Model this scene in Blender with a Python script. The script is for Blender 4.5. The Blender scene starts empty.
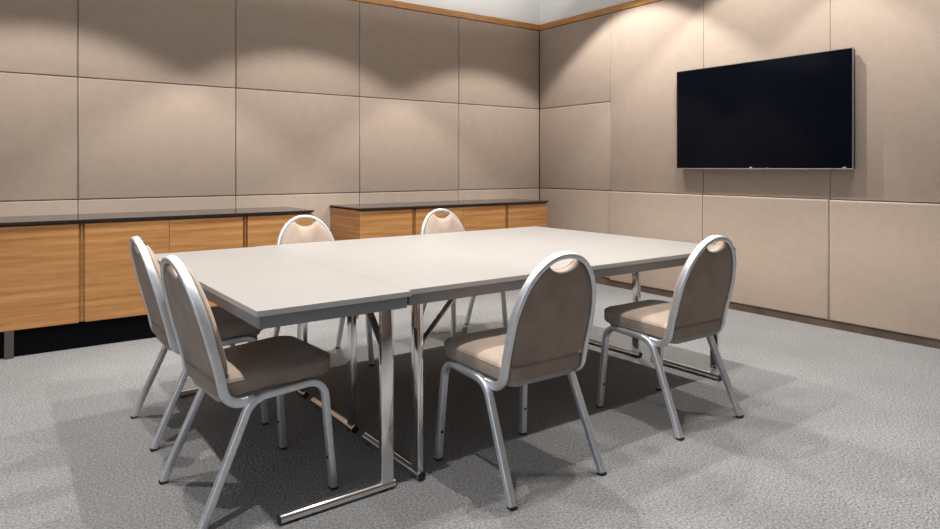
import bpy, bmesh, math, random
from mathutils import Vector, Matrix
random.seed(4)
scene = bpy.context.scene
COL = scene.collection

# ------------------------------------------------------------------ materials
def new_mat(name):
    m = bpy.data.materials.new(name); m.use_nodes = True
    return m, m.node_tree, m.node_tree.nodes['Principled BSDF']

def plain(name, col, rough=.5, metal=0., spec=.5, coat=0.):
    m, nt, b = new_mat(name)
    b.inputs['Base Color'].default_value = (*col, 1); b.inputs['Roughness'].default_value = rough
    b.inputs['Metallic'].default_value = metal; b.inputs['Specular IOR Level'].default_value = spec
    if coat: b.inputs['Coat Weight'].default_value = coat
    return m

def noisy(name, c1, c2, scale=(1, 1, 1), nscale=5., detail=4., rough=.6, spec=.5, bump=0., bscale=None, lo=.35, hi=.65, metal=0., bdist=.002, sheen=0.):
    m, nt, b = new_mat(name); N = nt.nodes; L = nt.links
    tc = N.new('ShaderNodeTexCoord'); mp = N.new('ShaderNodeMapping'); mp.inputs['Scale'].default_value = scale
    L.new(tc.outputs['Object'], mp.inputs['Vector'])
    nz = N.new('ShaderNodeTexNoise'); nz.inputs['Scale'].default_value = nscale; nz.inputs['Detail'].default_value = detail
    L.new(mp.outputs['Vector'], nz.inputs['Vector'])
    cr = N.new('ShaderNodeValToRGB'); cr.color_ramp.elements[0].position = lo; cr.color_ramp.elements[1].position = hi
    cr.color_ramp.elements[0].color = (*c1, 1); cr.color_ramp.elements[1].color = (*c2, 1)
    L.new(nz.outputs['Fac'], cr.inputs['Fac']); L.new(cr.outputs['Color'], b.inputs['Base Color'])
    b.inputs['Roughness'].default_value = rough; b.inputs['Specular IOR Level'].default_value = spec
    b.inputs['Metallic'].default_value = metal
    if sheen:
        b.inputs['Sheen Weight'].default_value = sheen; b.inputs['Sheen Roughness'].default_value = .4
    if bump:
        n2 = N.new('ShaderNodeTexNoise'); n2.inputs['Scale'].default_value = bscale or nscale; n2.inputs['Detail'].default_value = 3
        L.new(tc.outputs['Object'], n2.inputs['Vector'])
        bp = N.new('ShaderNodeBump'); bp.inputs['Strength'].default_value = bump; bp.inputs['Distance'].default_value = bdist
        L.new(n2.outputs['Fac'], bp.inputs['Height']); L.new(bp.outputs['Normal'], b.inputs['Normal'])
    return m

M = {}
M['fabric_wall'] = noisy('taupe_wall_fabric', (.372, .294, .236), (.395, .314, .253), (1, 1, 1), 14.0, 6, .85, .2, .12, 420, .3, .7, bdist=.001)
M['white_paint'] = plain('white_paint', (.80, .795, .78), .7)
M['ceiling'] = plain('white_ceiling', (.82, .81, .80), .8)
M['dark_back'] = plain('dark_backing', (.13, .105, .085), .8)
M['skirting'] = noisy('brown_skirting', (.085, .058, .042), (.13, .09, .065), (1, 1, 1), 6, 3, .45)
M['trim_wood'] = noisy('honey_trim_wood', (.38, .165, .035), (.50, .235, .062), (1, 1, 6), 8, 4, .4)

def carpet_mat():
    m, nt, b = new_mat('grey_loop_carpet'); N = nt.nodes; L = nt.links
    tc = N.new('ShaderNodeTexCoord')
    big = N.new('ShaderNodeTexNoise'); big.inputs['Scale'].default_value = 1.3; big.inputs['Detail'].default_value = 5
    fine = N.new('ShaderNodeTexNoise'); fine.inputs['Scale'].default_value = 110; fine.inputs['Detail'].default_value = 5; fine.inputs['Roughness'].default_value = .7
    vor = N.new('ShaderNodeTexVoronoi'); vor.inputs['Scale'].default_value = 95
    for n in (big, fine, vor): L.new(tc.outputs['Object'], n.inputs['Vector'])
    cr = N.new('ShaderNodeValToRGB'); e = cr.color_ramp.elements
    e[0].position = .3; e[0].color = (.088, .087, .086, 1); e[1].position = .7; e[1].color = (.365, .362, .358, 1)
    L.new(fine.outputs['Fac'], cr.inputs['Fac'])
    cr2 = N.new('ShaderNodeValToRGB'); e = cr2.color_ramp.elements
    e[0].position = .3; e[0].color = (.88, .88, .88, 1); e[1].position = .7; e[1].color = (1.06, 1.06, 1.06, 1)
    L.new(big.outputs['Fac'], cr2.inputs['Fac'])
    mx = N.new('ShaderNodeMixRGB'); mx.blend_type = 'MULTIPLY'; mx.inputs['Fac'].default_value = 1
    L.new(cr.outputs['Color'], mx.inputs['Color1']); L.new(cr2.outputs['Color'], mx.inputs['Color2'])
    L.new(mx.outputs['Color'], b.inputs['Base Color'])
    b.inputs['Roughness'].default_value = .95; b.inputs['Specular IOR Level'].default_value = .15
    ad = N.new('ShaderNodeMath'); ad.operation = 'ADD'
    L.new(fine.outputs['Fac'], ad.inputs[0]); L.new(vor.outputs['Distance'], ad.inputs[1])
    bp = N.new('ShaderNodeBump'); bp.inputs['Strength'].default_value = .85; bp.inputs['Distance'].default_value = .008
    L.new(ad.outputs[0], bp.inputs['Height']); L.new(bp.outputs['Normal'], b.inputs['Normal'])
    return m
M['carpet'] = carpet_mat()

def wood_mat(name, dark, mid, light, off):
    m, nt, b = new_mat(name); N = nt.nodes; L = nt.links
    tc = N.new('ShaderNodeTexCoord'); mp = N.new('ShaderNodeMapping')
    mp.inputs['Scale'].default_value = (.55, .55, 16); mp.inputs['Location'].default_value = (off, off, off * 3)
    L.new(tc.outputs['Object'], mp.inputs['Vector'])
    n1 = N.new('ShaderNodeTexNoise'); n1.inputs['Scale'].default_value = 2.6; n1.inputs['Detail'].default_value = 7; n1.inputs['Distortion'].default_value = .12
    mp2 = N.new('ShaderNodeMapping'); mp2.inputs['Scale'].default_value = (5, 5, 120)
    L.new(tc.outputs['Object'], mp2.inputs['Vector'])
    n2 = N.new('ShaderNodeTexNoise'); n2.inputs['Scale'].default_value = 2; n2.inputs['Detail'].default_value = 3
    L.new(mp.outputs['Vector'], n1.inputs['Vector']); L.new(mp2.outputs['Vector'], n2.inputs['Vector'])
    mx = N.new('ShaderNodeMath'); mx.operation = 'MULTIPLY_ADD'; mx.inputs[1].default_value = .3
    L.new(n2.outputs['Fac'], mx.inputs[0])
    sc = N.new('ShaderNodeMath'); sc.operation = 'MULTIPLY'; sc.inputs[1].default_value = .7
    L.new(n1.outputs['Fac'], sc.inputs[0]); L.new(sc.outputs[0], mx.inputs[2])
    cr = N.new('ShaderNodeValToRGB'); e = cr.color_ramp.elements
    e[0].position = .36; e[0].color = (*dark, 1); e[1].position = .64; e[1].color = (*light, 1)
    k = e.new(.5); k.color = (*mid, 1)
    L.new(mx.outputs[0], cr.inputs['Fac']); L.new(cr.outputs['Color'], b.inputs['Base Color'])
    b.inputs['Roughness'].default_value = .42; b.inputs['Specular IOR Level'].default_value = .35
    return m
M['oak'] = wood_mat('oak_veneer', (.285, .125, .040), (.375, .180, .063), (.45, .232, .088), 0.)
M['oak_dark'] = wood_mat('oak_edge', (.20, .095, .035), (.27, .135, .05), (.33, .17, .065), 2.)
M['counter'] = plain('charcoal_worktop', (.022, .022, .026), .17)
M['plinth'] = plain('black_plinth', (.0010, .0012, .0022), .5, 0., .08)
M['steel_leg'] = plain('grey_cabinet_leg', (.055, .05, .047), .5)
M['laminate'] = noisy('pale_grey_laminate', (.228, .216, .204), (.241, .229, .216), (1, 1, 1), 2.2, 6, .36, .5)
M['edge'] = plain('grey_edge_band', (.34, .327, .315), .45)
M['apron'] = plain('grey_painted_apron', (.21, .208, .212), .45)
M['chrome'] = plain('chrome', (.80, .80, .80), .09, 1.)
M['brace'] = plain('dull_steel', (.55, .53, .51), .3, 1.)
M['black_rubber'] = plain('black_rubber', (.012, .012, .013), .6)
M['alu'] = noisy('satin_aluminium', (.62, .64, .665), (.69, .71, .735), (1, 1, 1), 40, 2, .38, .5, metal=.8)
M['velvet'] = noisy('brown_velvet', (.232, .177, .138), (.315, .248, .198), (1, 1, 1), 9, 5, .75, .25, .1, 300, .3, .7, sheen=.15, bdist=.001)
M['piping'] = plain('beige_piping', (.36, .29, .235), .8)
M['pan'] = plain('grey_seat_pan', (.30, .29, .28), .6)
M['tv_black'] = plain('black_glass', (.0022, .003, .006), .08, 0., .12)
M['tv_body'] = plain('black_plastic', (.012, .012, .014), .4)
M['tv_silver'] = plain('silver_bezel', (.62, .62, .64), .25, 1.)
M['mark'] = plain('white_mark', (.75, .75, .75), .5)
M['mark_red'] = plain('red_mark', (.6, .08, .06), .5)

# ------------------------------------------------------------------ mesh helpers
def link(name, bm, mat, parent=None, loc=None, smooth=None):
    me = bpy.data.meshes.new(name)
    bmesh.ops.recalc_face_normals(bm, faces=bm.faces)
    bm.to_mesh(me); bm.free()
    if smooth is not None:
        for p in me.polygons: p.use_smooth = True
        me.set_sharp_from_angle(angle=math.radians(smooth))
    me.materials.append(M[mat] if isinstance(mat, str) else mat)
    o = bpy.data.objects.new(name, me); COL.objects.link(o)
    if parent: o.parent = parent
    if loc: o.location = loc
    return o

def empty(name, loc=(0, 0, 0), rz=0):
    o = bpy.data.objects.new(name, None); COL.objects.link(o)
    o.location = loc; o.rotation_euler = (0, 0, rz); o.empty_display_size = .1
    return o

def tag(o, label=None, cat=None, group=None, kind=None):
    if label: o['label'] = label
    if cat: o['category'] = cat
    if group: o['group'] = group
    if kind: o['kind'] = kind
    return o

def box(bm, a, b, bevel=0., seg=2):
    a, b = Vector(a), Vector(b)
    r = bmesh.ops.create_cube(bm, size=1)
    vs = r['verts']
    c = (a + b) / 2; d = b - a
    for v in vs: v.co = Vector((v.co.x * d.x + c.x, v.co.y * d.y + c.y, v.co.z * d.z + c.z))
    if bevel:
        es = list({e for v in vs for e in v.link_edges})
        bmesh.ops.bevel(bm, geom=es, offset=bevel, segments=seg, affect='EDGES', profile=.5)
    return bm

def boxes(*lst):
    bm = bmesh.new()
    for it in lst:
        box(bm, *it)
    return bm

def cyl(bm, p, q, r, n=20, r2=None):
    p, q = Vector(p), Vector(q); d = (q - p).normalized()
    u = d.orthogonal().normalized(); v = d.cross(u)
    A = []; B = []
    for i in range(n):
        t = 2 * math.pi * i / n; o = u * math.cos(t) + v * math.sin(t)
        A.append(bm.verts.new(p + o * r)); B.append(bm.verts.new(q + o * (r if r2 is None else r2)))
    for i in range(n):
        bm.faces.new((A[i], A[(i + 1) % n], B[(i + 1) % n], B[i]))
    bm.faces.new(A[::-1]); bm.faces.new(B)
    return bm

def rrect(a, b, r, k=3):
    pts = []
    for cx, cy, t0 in ((a / 2 - r, b / 2 - r, 0), (-a / 2 + r, b / 2 - r, 90), (-a / 2 + r, -b / 2 + r, 180), (a / 2 - r, -b / 2 + r, 270)):
        for i in range(k + 1):
            t = math.radians(t0 + 90 * i / k); pts.append((cx + r * math.cos(t), cy + r * math.sin(t)))
    return pts

def sweep(bm, pts, frames, sec, closed=False):
    """frames: list of (W, D) axes for the section"""
    rings = []
    for p, (W, D) in zip(pts, frames):
        rings.append([bm.verts.new(Vector(p) + W * x + D * y) for x, y in sec])
    n = len(sec); m = len(rings)
    for i in range(m if closed else m - 1):
        A, B = rings[i], rings[(i + 1) % m]
        for j in range(n):
            bm.faces.new((A[j], A[(j + 1) % n], B[(j + 1) % n], B[j]))
    if not closed:
        bm.faces.new(rings[0][::-1]); bm.faces.new(rings[-1])
    return bm

def tangents(pts, closed=False):
    out = []; n = len(pts)
    for i in range(n):
        if closed: a, b = pts[i - 1], pts[(i + 1) % n]
        else: a, b = pts[max(i - 1, 0)], pts[min(i + 1, n - 1)]
        out.append((Vector(b) - Vector(a)).normalized())
    return out

def round_path(pts, radii, k=8):
    """polyline with filleted corners; returns list of lists of Vectors (whole path)"""
    P = [Vector(p) for p in pts]; out = [P[0]]
    for i in range(1, len(P) - 1):
        r = radii[i - 1]; a = (P[i - 1] - P[i]).normalized(); b = (P[i + 1] - P[i]).normalized()
        ang = a.angle(b); t = r / math.tan(ang / 2)
        s, e = P[i] + a * t, P[i] + b * t
        c = P[i] + (a + b).normalized() * (r / math.sin(ang / 2))
        us, ue = (s - c).normalized(), (e - c).normalized()
        th = us.angle(ue)
        for j in range(k + 1):
            f = j / k
            out.append(c + (us * math.sin((1 - f) * th) + ue * math.sin(f * th)) / math.sin(th) * r)
    out.append(P[-1]); return out

def copy_thing(root, loc, rz, label):
    r = root.copy(); COL.objects.link(r); r.location = loc; r.rotation_euler = (0, 0, rz); r['label'] = label
    for ch in list(root.children):
        c = ch.copy(); COL.objects.link(c); c.parent = r
        for g in list(ch.children):
            d = g.copy(); COL.objects.link(d); d.parent = c
    return r

# ------------------------------------------------------------------ room shell
XR, YB = 5.026, 5.587          # faces of the padded panels
XL, YF, ZC = -2.2, -2.6, 3.70
Z0, Z1, Z2 = .9526, 1.848, 2.738
tag(link('floor', boxes(((XL - .1, YF - .1, -.1), (XR + .15, YB + .15, 0))), 'carpet'), kind='structure')
tag(link('ceiling', boxes(((XL - .1, YF - .1, ZC), (XR + .15, YB + .15, ZC + .1))), 'ceiling'), kind='structure')
wb = tag(link('wall_back', boxes(((XL - .1, YB + .03, 0), (XR + .15, YB + .15, Z2 + .03)), ((XL - .1, YB + .03, Z2 + .03), (XR + .15, YB + .15, ZC))), 'white_paint'), kind='structure')
wr = tag(link('wall_right', boxes(((XR + .03, YF - .1, 0), (XR + .15, YB + .03, Z2 + .03)), ((XR + .03, YF - .1, Z2 + .03), (XR + .15, YB + .03, ZC))), 'white_paint'), kind='structure')
tag(link('wall_left', boxes(((XL - .12, YF - .1, 0), (XL, YB + .03, .7)), ((XL - .12, YF - .1, 2.5), (XL, YB + .03, ZC)),
                            ((XL - .12, YF - .1, .7), (XL, -1.6, 2.5)), ((XL - .12, 2.2, .7), (XL, YB + .03, 2.5))), 'fabric_wall'), kind='structure')
tag(link('wall_front', boxes(((XL, YF - .12, 0), (XR + .03, YF, ZC))), 'fabric_wall'), kind='structure')
# window in the left wall, outside the frame, gives the bluish daylight
wf = boxes(((XL - .10, -1.6, .7), (XL - .03, 2.2, .76)), ((XL - .10, -1.6, 2.44), (XL - .03, 2.2, 2.5)),
           ((XL - .10, -1.6, .76), (XL - .03, -1.54, 2.44)), ((XL - .10, 2.14, .76), (XL - .03, 2.2, 2.44)), ((XL - .10, .27, .76), (XL - .03, .33, 2.44)))
win = tag(link('window_1', wf, 'white_paint'), kind='structure')
gm, gnt, gb = new_mat('window_glass'); gb.inputs['Transmission Weight'].default_value = 1; gb.inputs['Roughness'].default_value = 0
gb.inputs['IOR'].default_value = 1.02
link('pane', boxes(((XL - .068, -1.54, .76), (XL - .062, 2.14, 2.44))), gm, win)

for o in (wb, wr):
    o.data.materials.append(M['dark_back'])
    for p in o.data.polygons:
        if p.center.z < Z2: p.material_index = 1
G = .0016
def panel_bm(u0, u1, z0, z1, face, axis, r=.010):
    """padded panel; axis 'Y': lies on back wall, u is X ; axis 'X': on right wall, u is Y"""
    bm = bmesh.new()
    if axis == 'Y': box(bm, (u0 + G, face, z0 + G), (u1 - G, YB + .029, z1 - G))
    else: box(bm, (face, u0 + G, z0 + G), (XR + .029, u1 - G, z1 - G))
    es = []
    for e in bm.edges:
        c = [(v.co.y if axis == 'Y' else v.co.x) for v in e.verts]
        if all(abs(x - face) < 1e-5 for x in c): es.append(e)
    bmesh.ops.bevel(bm, geom=es, offset=r, segments=3, affect='EDGES', profile=.5)
    return bm

us = [XL, -1.75, -.62, .513, 1.648, 2.782, 3.914, XR]
for a, b in zip(us[:-1], us[1:]):
    for z0, z1 in ((.07, Z0), (Z0, Z1), (Z1, Z2)):
        link('wall_panel', panel_bm(a, b, z0, z1, YB, 'Y'), 'fabric_wall', wb, smooth=35)
for z0, z1 in ((.07, Z0), (Z0, Z1), (Z1, Z2)):
    link('wall_panel', panel_bm(4.528, YB, z0, z1, XR, 'X'), 'fabric_wall', wr, smooth=35)
vs = [YF, -.85, .25, 1.32, 2.388, 3.46, 4.528]
for a, b in zip(vs[:-1], vs[1:]):
    link('wall_panel', panel_bm(a, b, .058, Z0 - .002, XR - .022, 'X', .014), 'fabric_wall', wr, smooth=35)
    link('wall_panel', panel_bm(a, b, Z0, Z2, XR, 'X', .006), 'fabric_wall', wr, smooth=35)

tag(link('trim_1', boxes(((XL, YB - .008, Z2), (XR + .0, YB + .03, 2.800), .003)), 'trim_wood'), kind='structure')
tag(link('trim_2', boxes(((XR - .008, YF, Z2), (XR + .03, YB - .008, 2.800), .003)), 'trim_wood'), kind='structure')
tag(link('baseboard_right', boxes(((XR - .004, YF, 0), (XR + .03, YB, .058))), 'skirting'), kind='structure')
tag(link('baseboard_back', boxes(((XL, YB - .0, 0), (XR, YB + .03, .068))), 'skirting'), kind='structure')

# ------------------------------------------------------------------ cabinets
ZB, ZT = .178, .824          # bottom and top of the fronts
FY = 4.99                    # door face
def cabinet(x0, x1, label, left_end=False, right_end=False, left_leg=False, right_leg=False):
    w = x1 - x0
    t = empty('cabinet', (x0 + w / 2, FY + .285, 0)); tag(t, label, 'cabinet', 'oak cabinets along the panelled wall')
    h = w / 2; f = -.285; bk = .30; s = .017
    link('carcass', boxes(((-h, f + .022, ZB), (h, bk, ZT))), 'oak', t)
    # two doors meeting at a recessed finger channel
    for a, b in ((-h + (.0 if left_end else .0012), -s), (s, h - (.0 if right_end else .0012))):
        link('door', boxes(((a, f, ZB - .004), (b, f + .02, ZT - .004), .0015)), 'oak', t)
    link('finger_channel', boxes(((-.004, f + .006, ZB), (.006, f + .022, ZT))), 'oak_dark', t)
    link('plinth', boxes(((-h, f + .0345, .002), (h, bk - .05, ZB))), 'plinth', t)
    for lx in ([-h + .142] if left_leg else []) + ([h - .142] if right_leg else []):
        link('leg', boxes(((lx - .025, f + .0, .0), (lx + .025, f + .034, ZB), .002)), 'steel_leg', t)
    return t
cabinet(-.053, 1.0115, 'oak two-door cabinet at the far left under the long worktop, its grey leg showing', left_leg=True)
cabinet(1.0115, 2.072, 'oak two-door cabinet at the right end of the left run, behind the left far chair', right_end=True, right_leg=True)
cabinet(2.487, 3.54, 'oak two-door cabinet whose dark side panel faces the gap between the two runs', left_end=True, left_leg=True)
cabinet(3.54, 4.593, 'oak two-door cabinet nearest the room corner, its end towards the screen wall', right_end=True, right_leg=True)

def worktop(x0, x1, label):
    bm = bmesh.new()
    zt, zb = .848, ZT
    y0, y1 = FY - .018, YB - .004
    # edge undercut towards the bottom
    prof = [(0., zt), (.004, zt - .010), (.030, zb)]
    rings = []
    for d, z in prof:
        rings.append([bm.verts.new(p) for p in ((x0 + d, y0 + d * .6, z), (x1 - d, y0 + d * .6, z), (x1 - d, y1, z), (x0 + d, y1, z))])
    bm.faces.new(rings[0]); bm.faces.new(rings[-1][::-1])
    for A, B in zip(rings[:-1], rings[1:]):
        for j in range(4): bm.faces.new((A[j], A[(j + 1) % 4], B[(j + 1) % 4], B[j]))
    return tag(link('worktop', bm, 'counter'), label, 'worktop', 'charcoal worktops on the cabinets')
worktop(-.07, 2.080, 'long charcoal worktop on the left cabinet run')
worktop(2.479, 4.603, 'charcoal worktop on the right cabinet run by the room corner')

# ------------------------------------------------------------------ tables
TT, TE, TA = .74, .721, .679
def table(length, depth, loc, rz, label, post_side=-1, insets=(.085, .095), inset=.07, run=.425):
    """local x = long axis; legs are L shaped with the post near local y = post_side*depth/2"""
    t = empty('folding_table', loc, rz); tag(t, label, 'table', 'tables pushed together')
    h, d = length / 2 - .0003, depth / 2 - .0003
    bm = bmesh.new(); box(bm, (-h, -d, TE), (h, d, TT), .0007, 2)
    o = link('tabletop', bm, 'laminate', t)
    o.data.materials.append(M['edge'])
    for p in o.data.polygons:
        if p.normal.z < .3: p.material_index = 1
    i = .012; th = .02
    link('apron', boxes(((-h + i, -d + i, TA), (h - i, -d + i + th, TE)), ((-h + i, d - i - th, TA), (h - i, d - i, TE)),
                        ((-h + i, -d + i + th, TA), (-h + i + th, d - i - th, TE)), ((h - i - th, -d + i + th, TA), (h - i, d - i - th, TE))), 'apron', t)
    py = post_side * (d - inset)
    for sx, ins in ((-1, insets[0]), (1, insets[1])):
        x = sx * (h - ins)
        lg = link('leg', boxes(((x - .0125, py - .025, .028), (x + .0125, py + .025, .70), .004, 3)), 'chrome', t, smooth=40)
        e0, e1 = py + post_side * .032, py - post_side * run
        bm = bmesh.new(); cyl(bm, (x, e0, .019), (x, e1, .019), .0165, 24)
        link('runner', bm, 'chrome', lg, smooth=40)
        for ee, sg in ((e0, post_side), (e1, -post_side)):
            bm = bmesh.new(); cyl(bm, (x, ee, .019), (x, ee + sg * .004, .019), .0160, 20)
            link('end_cap', bm, 'black_rubber', lg, smooth=40)
            link('floor_pad', boxes(((x - .010, ee - sg * .05 - .015, 0), (x + .010, ee - sg * .05 + .015, .006))), 'black_rubber', lg)
        # folding brace to the underside, with its pivot bolts
        a = Vector((x - sx * .016, py, .515)); b = Vector((x - sx * .205, py, .708))
        bm = bmesh.new(); dr = (b - a).normalized(); W = Vector((0, 1, 0)); D = dr.cross(W)
        sweep(bm, [a - dr * .01, b], [(W, D)] * 2, rrect(.030, .007, .0025, 2))
        cyl(bm, a + W * -.02, a + W * .02, .006, 12)
        mid = a + (b - a) * .55
        cyl(bm, mid + D * -.008, mid + D * .008, .007, 12)
        link('folding_brace', bm, 'brace', lg, smooth=40)
        bm = boxes(((x - .018, py - .034, .672), (x + .018, py - .028, .722)), ((x - .018, py + .028, .672), (x + .018, py + .034, .722)))
        cyl(bm, (x, py - .040, .690), (x, py + .040, .690), .009, 16); cyl(bm, (x, py - .0365, .690), (x, py + .0365, .690), .016, 16)
        link('hinge_bracket', bm, 'brace', lg, smooth=40)
    return t
R1 = math.radians(.7)
blk = Vector((1.236, 2.092, 0))     # near left corner of the block of three
ux, uy = Vector((math.cos(R1), math.sin(R1), 0)), Vector((-math.sin(R1), math.cos(R1), 0))
for k, lab in enumerate(('long grey folding table along the near edge, its apron ending at a dark gap',
                         'long grey folding table in the middle of the joined block, between near and far ones',
                         'long grey folding table forming the far edge of the joined tables, towards the cabinets')):
    c = blk + ux * 1.0725 + uy * (.5525 * (k + .5))
    table(2.145, .5525, c, R1, lab)
# left table stands crosswise: its long axis runs away from the camera, posts on its right side
lc = blk - ux * .2830 + uy * (.834 - .028)
table(1.668, .5655, lc, R1 + math.radians(90), 'shorter grey folding table set crosswise at the left end of the joined tables', -1, (.09, .09), .054, .405)

# ------------------------------------------------------------------ chairs (local +y is where the sitter looks)
X3 = Vector((1, 0, 0))
def make_chair(label, loc, rz):
    t = empty('banquet_chair', loc, rz); tag(t, label, 'chair', 'chairs around the tables')
    sec = rrect(.028, .025, .004, 3)
    for sx in (-1, 1):
        xt, xf = sx * .207, sx * .224
        # side frame: front leg, side rail, rear leg as one bent tube cut at the rail
        F = [(xf, .240, .008), (xt, .210, .410), (xt, -.062, .396), (xf, -.235, .008)]
        path = round_path(F, (.065, .085), 9)
        T = tangents(path)
        fr = [((X3 - tt * X3.dot(tt)).normalized(), None) for tt in T]
        fr = [(w, tt.cross(w)) for (w, _), tt in zip(fr, T)]
        n = len(path)
        for nm, sl in (('leg', slice(0, 11)), ('side_rail', slice(10, 12)), ('leg', slice(11, n))):
            bm = bmesh.new(); sweep(bm, path[sl], fr[sl], sec)
            o = link(nm, bm, 'alu', t, smooth=40)
            if nm == 'leg':
                foot = path[0] if sl.start == 0 else path[-1]
                bm = bmesh.new(); box(bm, (foot.x - .0145, foot.y - .0132, 0), (foot.x + .0145, foot.y + .0132, .011), .003)
                link('foot_cap', bm, 'black_rubber', o)
                if sl.start == 0:
                    bm = bmesh.new(); q = path[0].lerp(path[1], .33); cyl(bm, (q.x, q.y - .0145, q.z), (q.x, q.y - .0085, q.z), .006, 12)
                    link('plug', bm, 'black_rubber', o)
    # back frame: J at each side joined by a round arch in a plane leaning back
    tilt = math.radians(15.0)
    up = Vector((0, -math.sin(tilt), math.cos(tilt))); nrm = Vector((0, math.cos(tilt), math.sin(tilt)))
    o0 = Vector((0, -.168, .50)); HW = .196; S0, S1 = .09, .384
    side = round_path([(0, -.050, .392), (0, -.142, .379), (0, o0.y, o0.z), (0, *(o0 + up * S0).yz)], (.062, .10), 8)
    left = [Vector((-HW, p.y, p.z)) for p in side]
    # lower ends flare out to meet the rails
    left[0].x = -.203
    arch = []
    K = 40; P = 2.15
    for i in range(1, K):
        a = math.pi - math.pi * i / K
        ca, sa = math.cos(a), math.sin(a)
        x = HW * math.copysign(abs(ca) ** (2 / P), ca); s = S0 + (S1 - S0) * abs(sa) ** (2 / P)
        arch.append(Vector((x, *(o0 + up * s).yz)))
    right = [Vector((-p.x, p.y, p.z)) for p in left][::-1]
    path = left + arch + right
    T = tangents(path); fr = []
    nl = len(left)
    for i, (p, tt) in enumerate(zip(path, T)):
        if i < nl - 1: D = -X3.cross(tt)
        elif i >= len(path) - nl + 1: D = X3.cross(tt)
        else: D = nrm
        if D.dot(nrm) < 0 and nl - 1 <= i < len(path) - nl + 1: D = -D
        W = tt.cross(D).normalized(); fr.append((W, D.normalized()))
    bm = bmesh.new(); sweep(bm, path, fr, rrect(.021, .032, .006, 3))
    link('back_frame', bm, 'alu', t, smooth=40)
    # padded back inside the arch
    hw = HW - .011
    out = []
    zb_s = -.036
    for x in (-.55, 0, .55): out.append((x * hw * 1.0, zb_s - .0))
    out = [(-hw * .95, zb_s + .012), (-hw * .90, zb_s + .002), (-hw * .55, zb_s - .004), (0, zb_s - .006), (hw * .55, zb_s - .004), (hw * .90, zb_s + .002), (hw * .95, zb_s + .012), (hw, zb_s + .035), (hw, 0.0), (hw, .05)]
    top = S1 - .0115
    def arch_pt(a):
        ca, sa = math.cos(a), math.sin(a)
        return (hw * math.copysign(abs(ca) ** (2 / P), ca), S0 + (top - S0) * abs(sa) ** (2 / P))
    xh = .074; rightarc = []
    for i in range(0, 60):
        a = math.pi / 2 * i / 60; x, s = arch_pt(a)
        if x <= xh: break
        rightarc.append((x, s))
    rightarc = rightarc[::2] + [rightarc[-1]]
    se = rightarc[-1][1]; xe = rightarc[-1][0]
    dip = [(xe * c, se - .033 * (1 - abs(c) ** 2.4) - .002) for c in (.9, .75, .55, .3, 0, -.3, -.55, -.75, -.9)]
    leftarc = [(-x, s) for x, s in rightarc[::-1]]
    out = out + rightarc + dip + leftarc + [(-hw, .05), (-hw, 0.0), (-hw, zb_s + .035)]
    cen = (0, .13)
    def pad(rings, mat, name, parent):
        bm = bmesh.new(); R = []
        for f, d in rings:
            R.append([bm.verts.new(o0 + up * (cen[1] + (s - cen[1]) * f) + X3 * (x * f) + nrm * d) for x, s in out])
        n = len(out)
        for A, B in zip(R[:-1], R[1:]):
            for j in range(n): bm.faces.new((A[j], A[(j + 1) % n], B[(j + 1) % n], B[j]))
        for r_ in (R[0], R[-1]):
            c = bm.verts.new(sum((v.co for v in r_), Vector()) / n)
            for j in range(n): bm.faces.new((r_[j], r_[(j + 1) % n], c))
        return link(name, bm, mat, parent, smooth=50)
    bk = pad([(.45, -.013), (.80, -.0125), (.95, -.010), (.99, -.006), (1., 0.), (1., .020), (.985, .028), (.94, .037), (.82, .046), (.5, .052)], 'velvet', 'backrest', t)
    pts = [o0 + up * (cen[1] + (s - cen[1]) * .985) + X3 * (x * .985) + nrm * .0275 for x, s in out]
    TT_ = tangents(pts, True); bm = bmesh.new()
    sweep(bm, pts, [(tt.cross(nrm).normalized(), nrm) for tt in TT_], rrect(.0065, .0065, .0030, 2), True)
    link('piping', bm, 'piping', bk, smooth=60)
    # seat cushion: rounded trapezoid with a soft crown
    y0, y1, wr_, wf_ = -.172, .262, .190, .216
    ol = []
    def corner(cx, cy, r, t0, t1, k=7):
        for i in range(k + 1):
            a = math.radians(t0 + (t1 - t0) * i / k); ol.append((cx + r * math.cos(a), cy + r * math.sin(a)))
    r1, r2 = .045, .075
    corner(wr_ - r1, y0 + r1, r1, -90, 0); corner(wf_ - r2, y1 - r2, r2, 0, 90)
    corner(-wf_ + r2, y1 - r2, r2, 90, 180); corner(-wr_ + r1, y0 + r1, r1, 180, 270)
    sc_ = (0, .06)
    bm = bmesh.new(); R = []
    for f, z in ((.90, .415), (.975, .417), (1., .426), (1.0, .461), (.992, .470), (.95, .477), (.84, .483), (.6, .488), (.3, .490)):
        R.append([bm.verts.new((x * f, sc_[1] + (y - sc_[1]) * f, z + .045 * ((sc_[1] + (y - sc_[1]) * f)) )) for x, y in ol])
    n = len(ol)
    for A, B in zip(R[:-1], R[1:]):
        for j in range(n): bm.faces.new((A[j], A[(j + 1) % n], B[(j + 1) % n], B[j]))
    bm.faces.new(R[0][::-1])
    c = bm.verts.new((0, sc_[1], .4935))
    for j in range(n): bm.faces.new((R[-1][j], R[-1][(j + 1) % n], c))
    st = link('seat', bm, 'velvet', t, smooth=50)
    pts = [Vector((x * .992, sc_[1] + (y - sc_[1]) * .993, .465 + .045 * y)) for x, y in ol]
    TT_ = tangents(pts, True); bm = bmesh.new()
    sweep(bm, pts, [(tt.cross(Vector((0, 0, 1))).normalized(), Vector((0, 0, 1))) for tt in TT_], rrect(.006, .006, .0028, 2), True)
    link('piping', bm, 'velvet', st, smooth=60)
    bm = bmesh.new(); R = []
    for z in (.395, .4175):
        R.append([bm.verts.new((x * .86, sc_[1] + (y - sc_[1]) * .93, z + .045 * y)) for x, y in ol])
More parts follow.
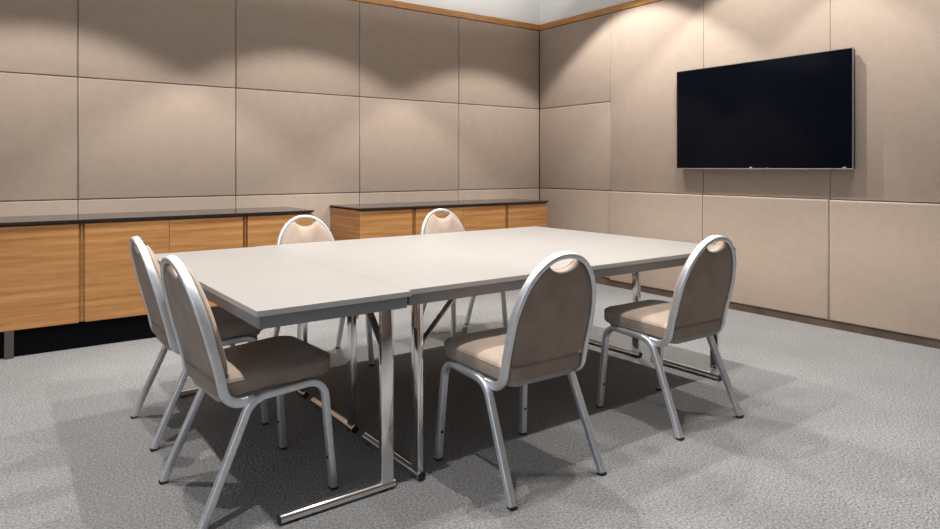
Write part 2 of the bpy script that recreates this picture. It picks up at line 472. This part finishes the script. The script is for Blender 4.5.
    for j in range(n): bm.faces.new((R[0][j], R[0][(j + 1) % n], R[1][(j + 1) % n], R[1][j]))
    bm.faces.new(R[0][::-1]); bm.faces.new(R[1])
    link('seat_pan', bm, 'pan', t, smooth=40)
    return t

ch0 = make_chair('brown padded chair with its back to the camera, nearest the apron gap of the tables', (1.693, 2.005, 0), math.radians(-.5))
for loc, deg, lab in (((2.662, 2.025, 0), -.8, 'brown padded chair on the near table side at right, closest to the television'),
                      ((.772, 2.484, 0), -90 + 3.5, 'brown padded chair facing right at the near left table corner, its whole seat showing'),
                      ((.785, 3.252, 0), -90 + .5, 'brown padded chair at the left table end, half hidden by another, nearer the cabinets'),
                      ((1.622, 3.79, 0), 180, 'padded chair on the far table side, in front of the left cabinet run'),
                      ((2.688, 3.82, 0), 180, 'padded chair on the far table side, in front of the right cabinet run')):
    copy_thing(ch0, loc, math.radians(deg), lab)

# ------------------------------------------------------------------ television
tv = empty('television', (XR, 2.942, 1.173)); tag(tv, 'large black flat television hung on the right padded wall', 'television')
hw, hh = .746, .869
link('housing', boxes(((-.060, -hw + .004, .004), (-.022, hw - .004, hh - .004), .006)), 'tv_body', tv)
link('bezel', boxes(((-.070, -hw, 0), (-.058, hw, .009), .002), ((-.070, -hw, .009), (-.058, -hw + .005, hh - .004)), ((-.070, hw - .005, .009), (-.058, hw, hh - .004)), ((-.070, -hw, hh - .004), (-.058, hw, hh))), 'tv_silver', tv)
sc = link('screen', boxes(((-.069, -hw + .005, .009), (-.060, hw - .005, hh - .004))), 'tv_black', tv)
link('wall_bracket', boxes(((-.022, -.25, .25), (-.0005, .25, .62))), 'tv_body', tv)
link('logo', boxes(((-.0702, .024, .012), (-.0690, .044, .018)),), 'mark', tv)
link('logo', boxes(((-.0702, .030, .018), (-.0690, .040, .021)),), 'mark_red', tv)
link('logo', boxes(((-.0702, -.700, .014), (-.0690, -.675, .0175)),), 'mark', tv)
link('indicator', boxes(((-.0702, -.110, .011), (-.0690, -.092, .0125)),), 'mark', tv)

# ------------------------------------------------------------------ light
def spot(x, y, z, energy, size, blend=.3, radius=.022, col=(1., .97, .935), aim=None):
    l = bpy.data.lights.new('downlight', 'SPOT'); l.energy = energy; l.spot_size = math.radians(size); l.spot_blend = blend
    l.shadow_soft_size = radius; l.color = col
    o = bpy.data.objects.new('downlight', l); COL.objects.link(o); o.location = (x, y, z)
    if aim: o.rotation_euler = (Vector(aim) - Vector((x, y, z))).to_track_quat('-Z', 'Y').to_euler()
    return o
def area(name, loc, aim, sx, sy, energy, col):
    l = bpy.data.lights.new(name, 'AREA'); l.shape = 'RECTANGLE'; l.size = sx; l.size_y = sy; l.energy = energy; l.color = col
    o = bpy.data.objects.new(name, l); COL.objects.link(o); o.location = loc
    o.rotation_euler = (Vector(aim) - Vector(loc)).to_track_quat('-Z', 'Y').to_euler()
    return o
for x in (.30, 2.23, 4.16):
    for y in (4.15, 2.90, 1.65):
        spot(x, y, 3.55, 168 if (x > 4 and y < 4) else 262 if y > 4 else 225, 97, .2)
area('ceiling_fill', (1.6, 2.0, 3.68), (1.6, 2.0, 0), 5.2, 5.6, 22, (1, .97, .93))  # added soft fill under the ceiling, lifts the ambient; no real fixture
area('upper_wall_fill', (1.5, YB - .55, 2.95), (1.5, YB - .15, 3.50), 6.5, .25, 21, (1, .98, .95))  # added strip brightening the white wall above the trim; no cove there
area('upper_wall_fill', (XR - .55, 1.5, 2.95), (XR - .15, 1.5, 3.50), .25, 7.5, 23, (1, .98, .95))  # same added fill strip for the right wall's white top
area('window_daylight', (XL - .05, .3, 1.6), (5, .3, 1.4), 3.6, 1.65, 38, (.64, .80, 1.))

w = bpy.data.worlds.new('world'); scene.world = w; w.use_nodes = True
bg = w.node_tree.nodes['Background']; bg.inputs['Color'].default_value = (.60, .76, 1., 1); bg.inputs['Strength'].default_value = 1.0

# ------------------------------------------------------------------ camera
cam = bpy.data.cameras.new('camera'); co = bpy.data.objects.new('camera', cam); COL.objects.link(co)
co.location = (0, 0, 1.19); co.rotation_euler = (math.pi / 2, 0, -.62771)
cam.sensor_width = 36; cam.lens = 659.7 / 940 * 36; cam.shift_y = -(264.5 - 167.23) / 940; cam.clip_start = .02
scene.camera = co
scene.view_settings.view_transform = 'Standard'; scene.view_settings.look = 'None'
scene.view_settings.gamma = 1; scene.view_settings.exposure = 0; scene.view_settings.use_curve_mapping = False
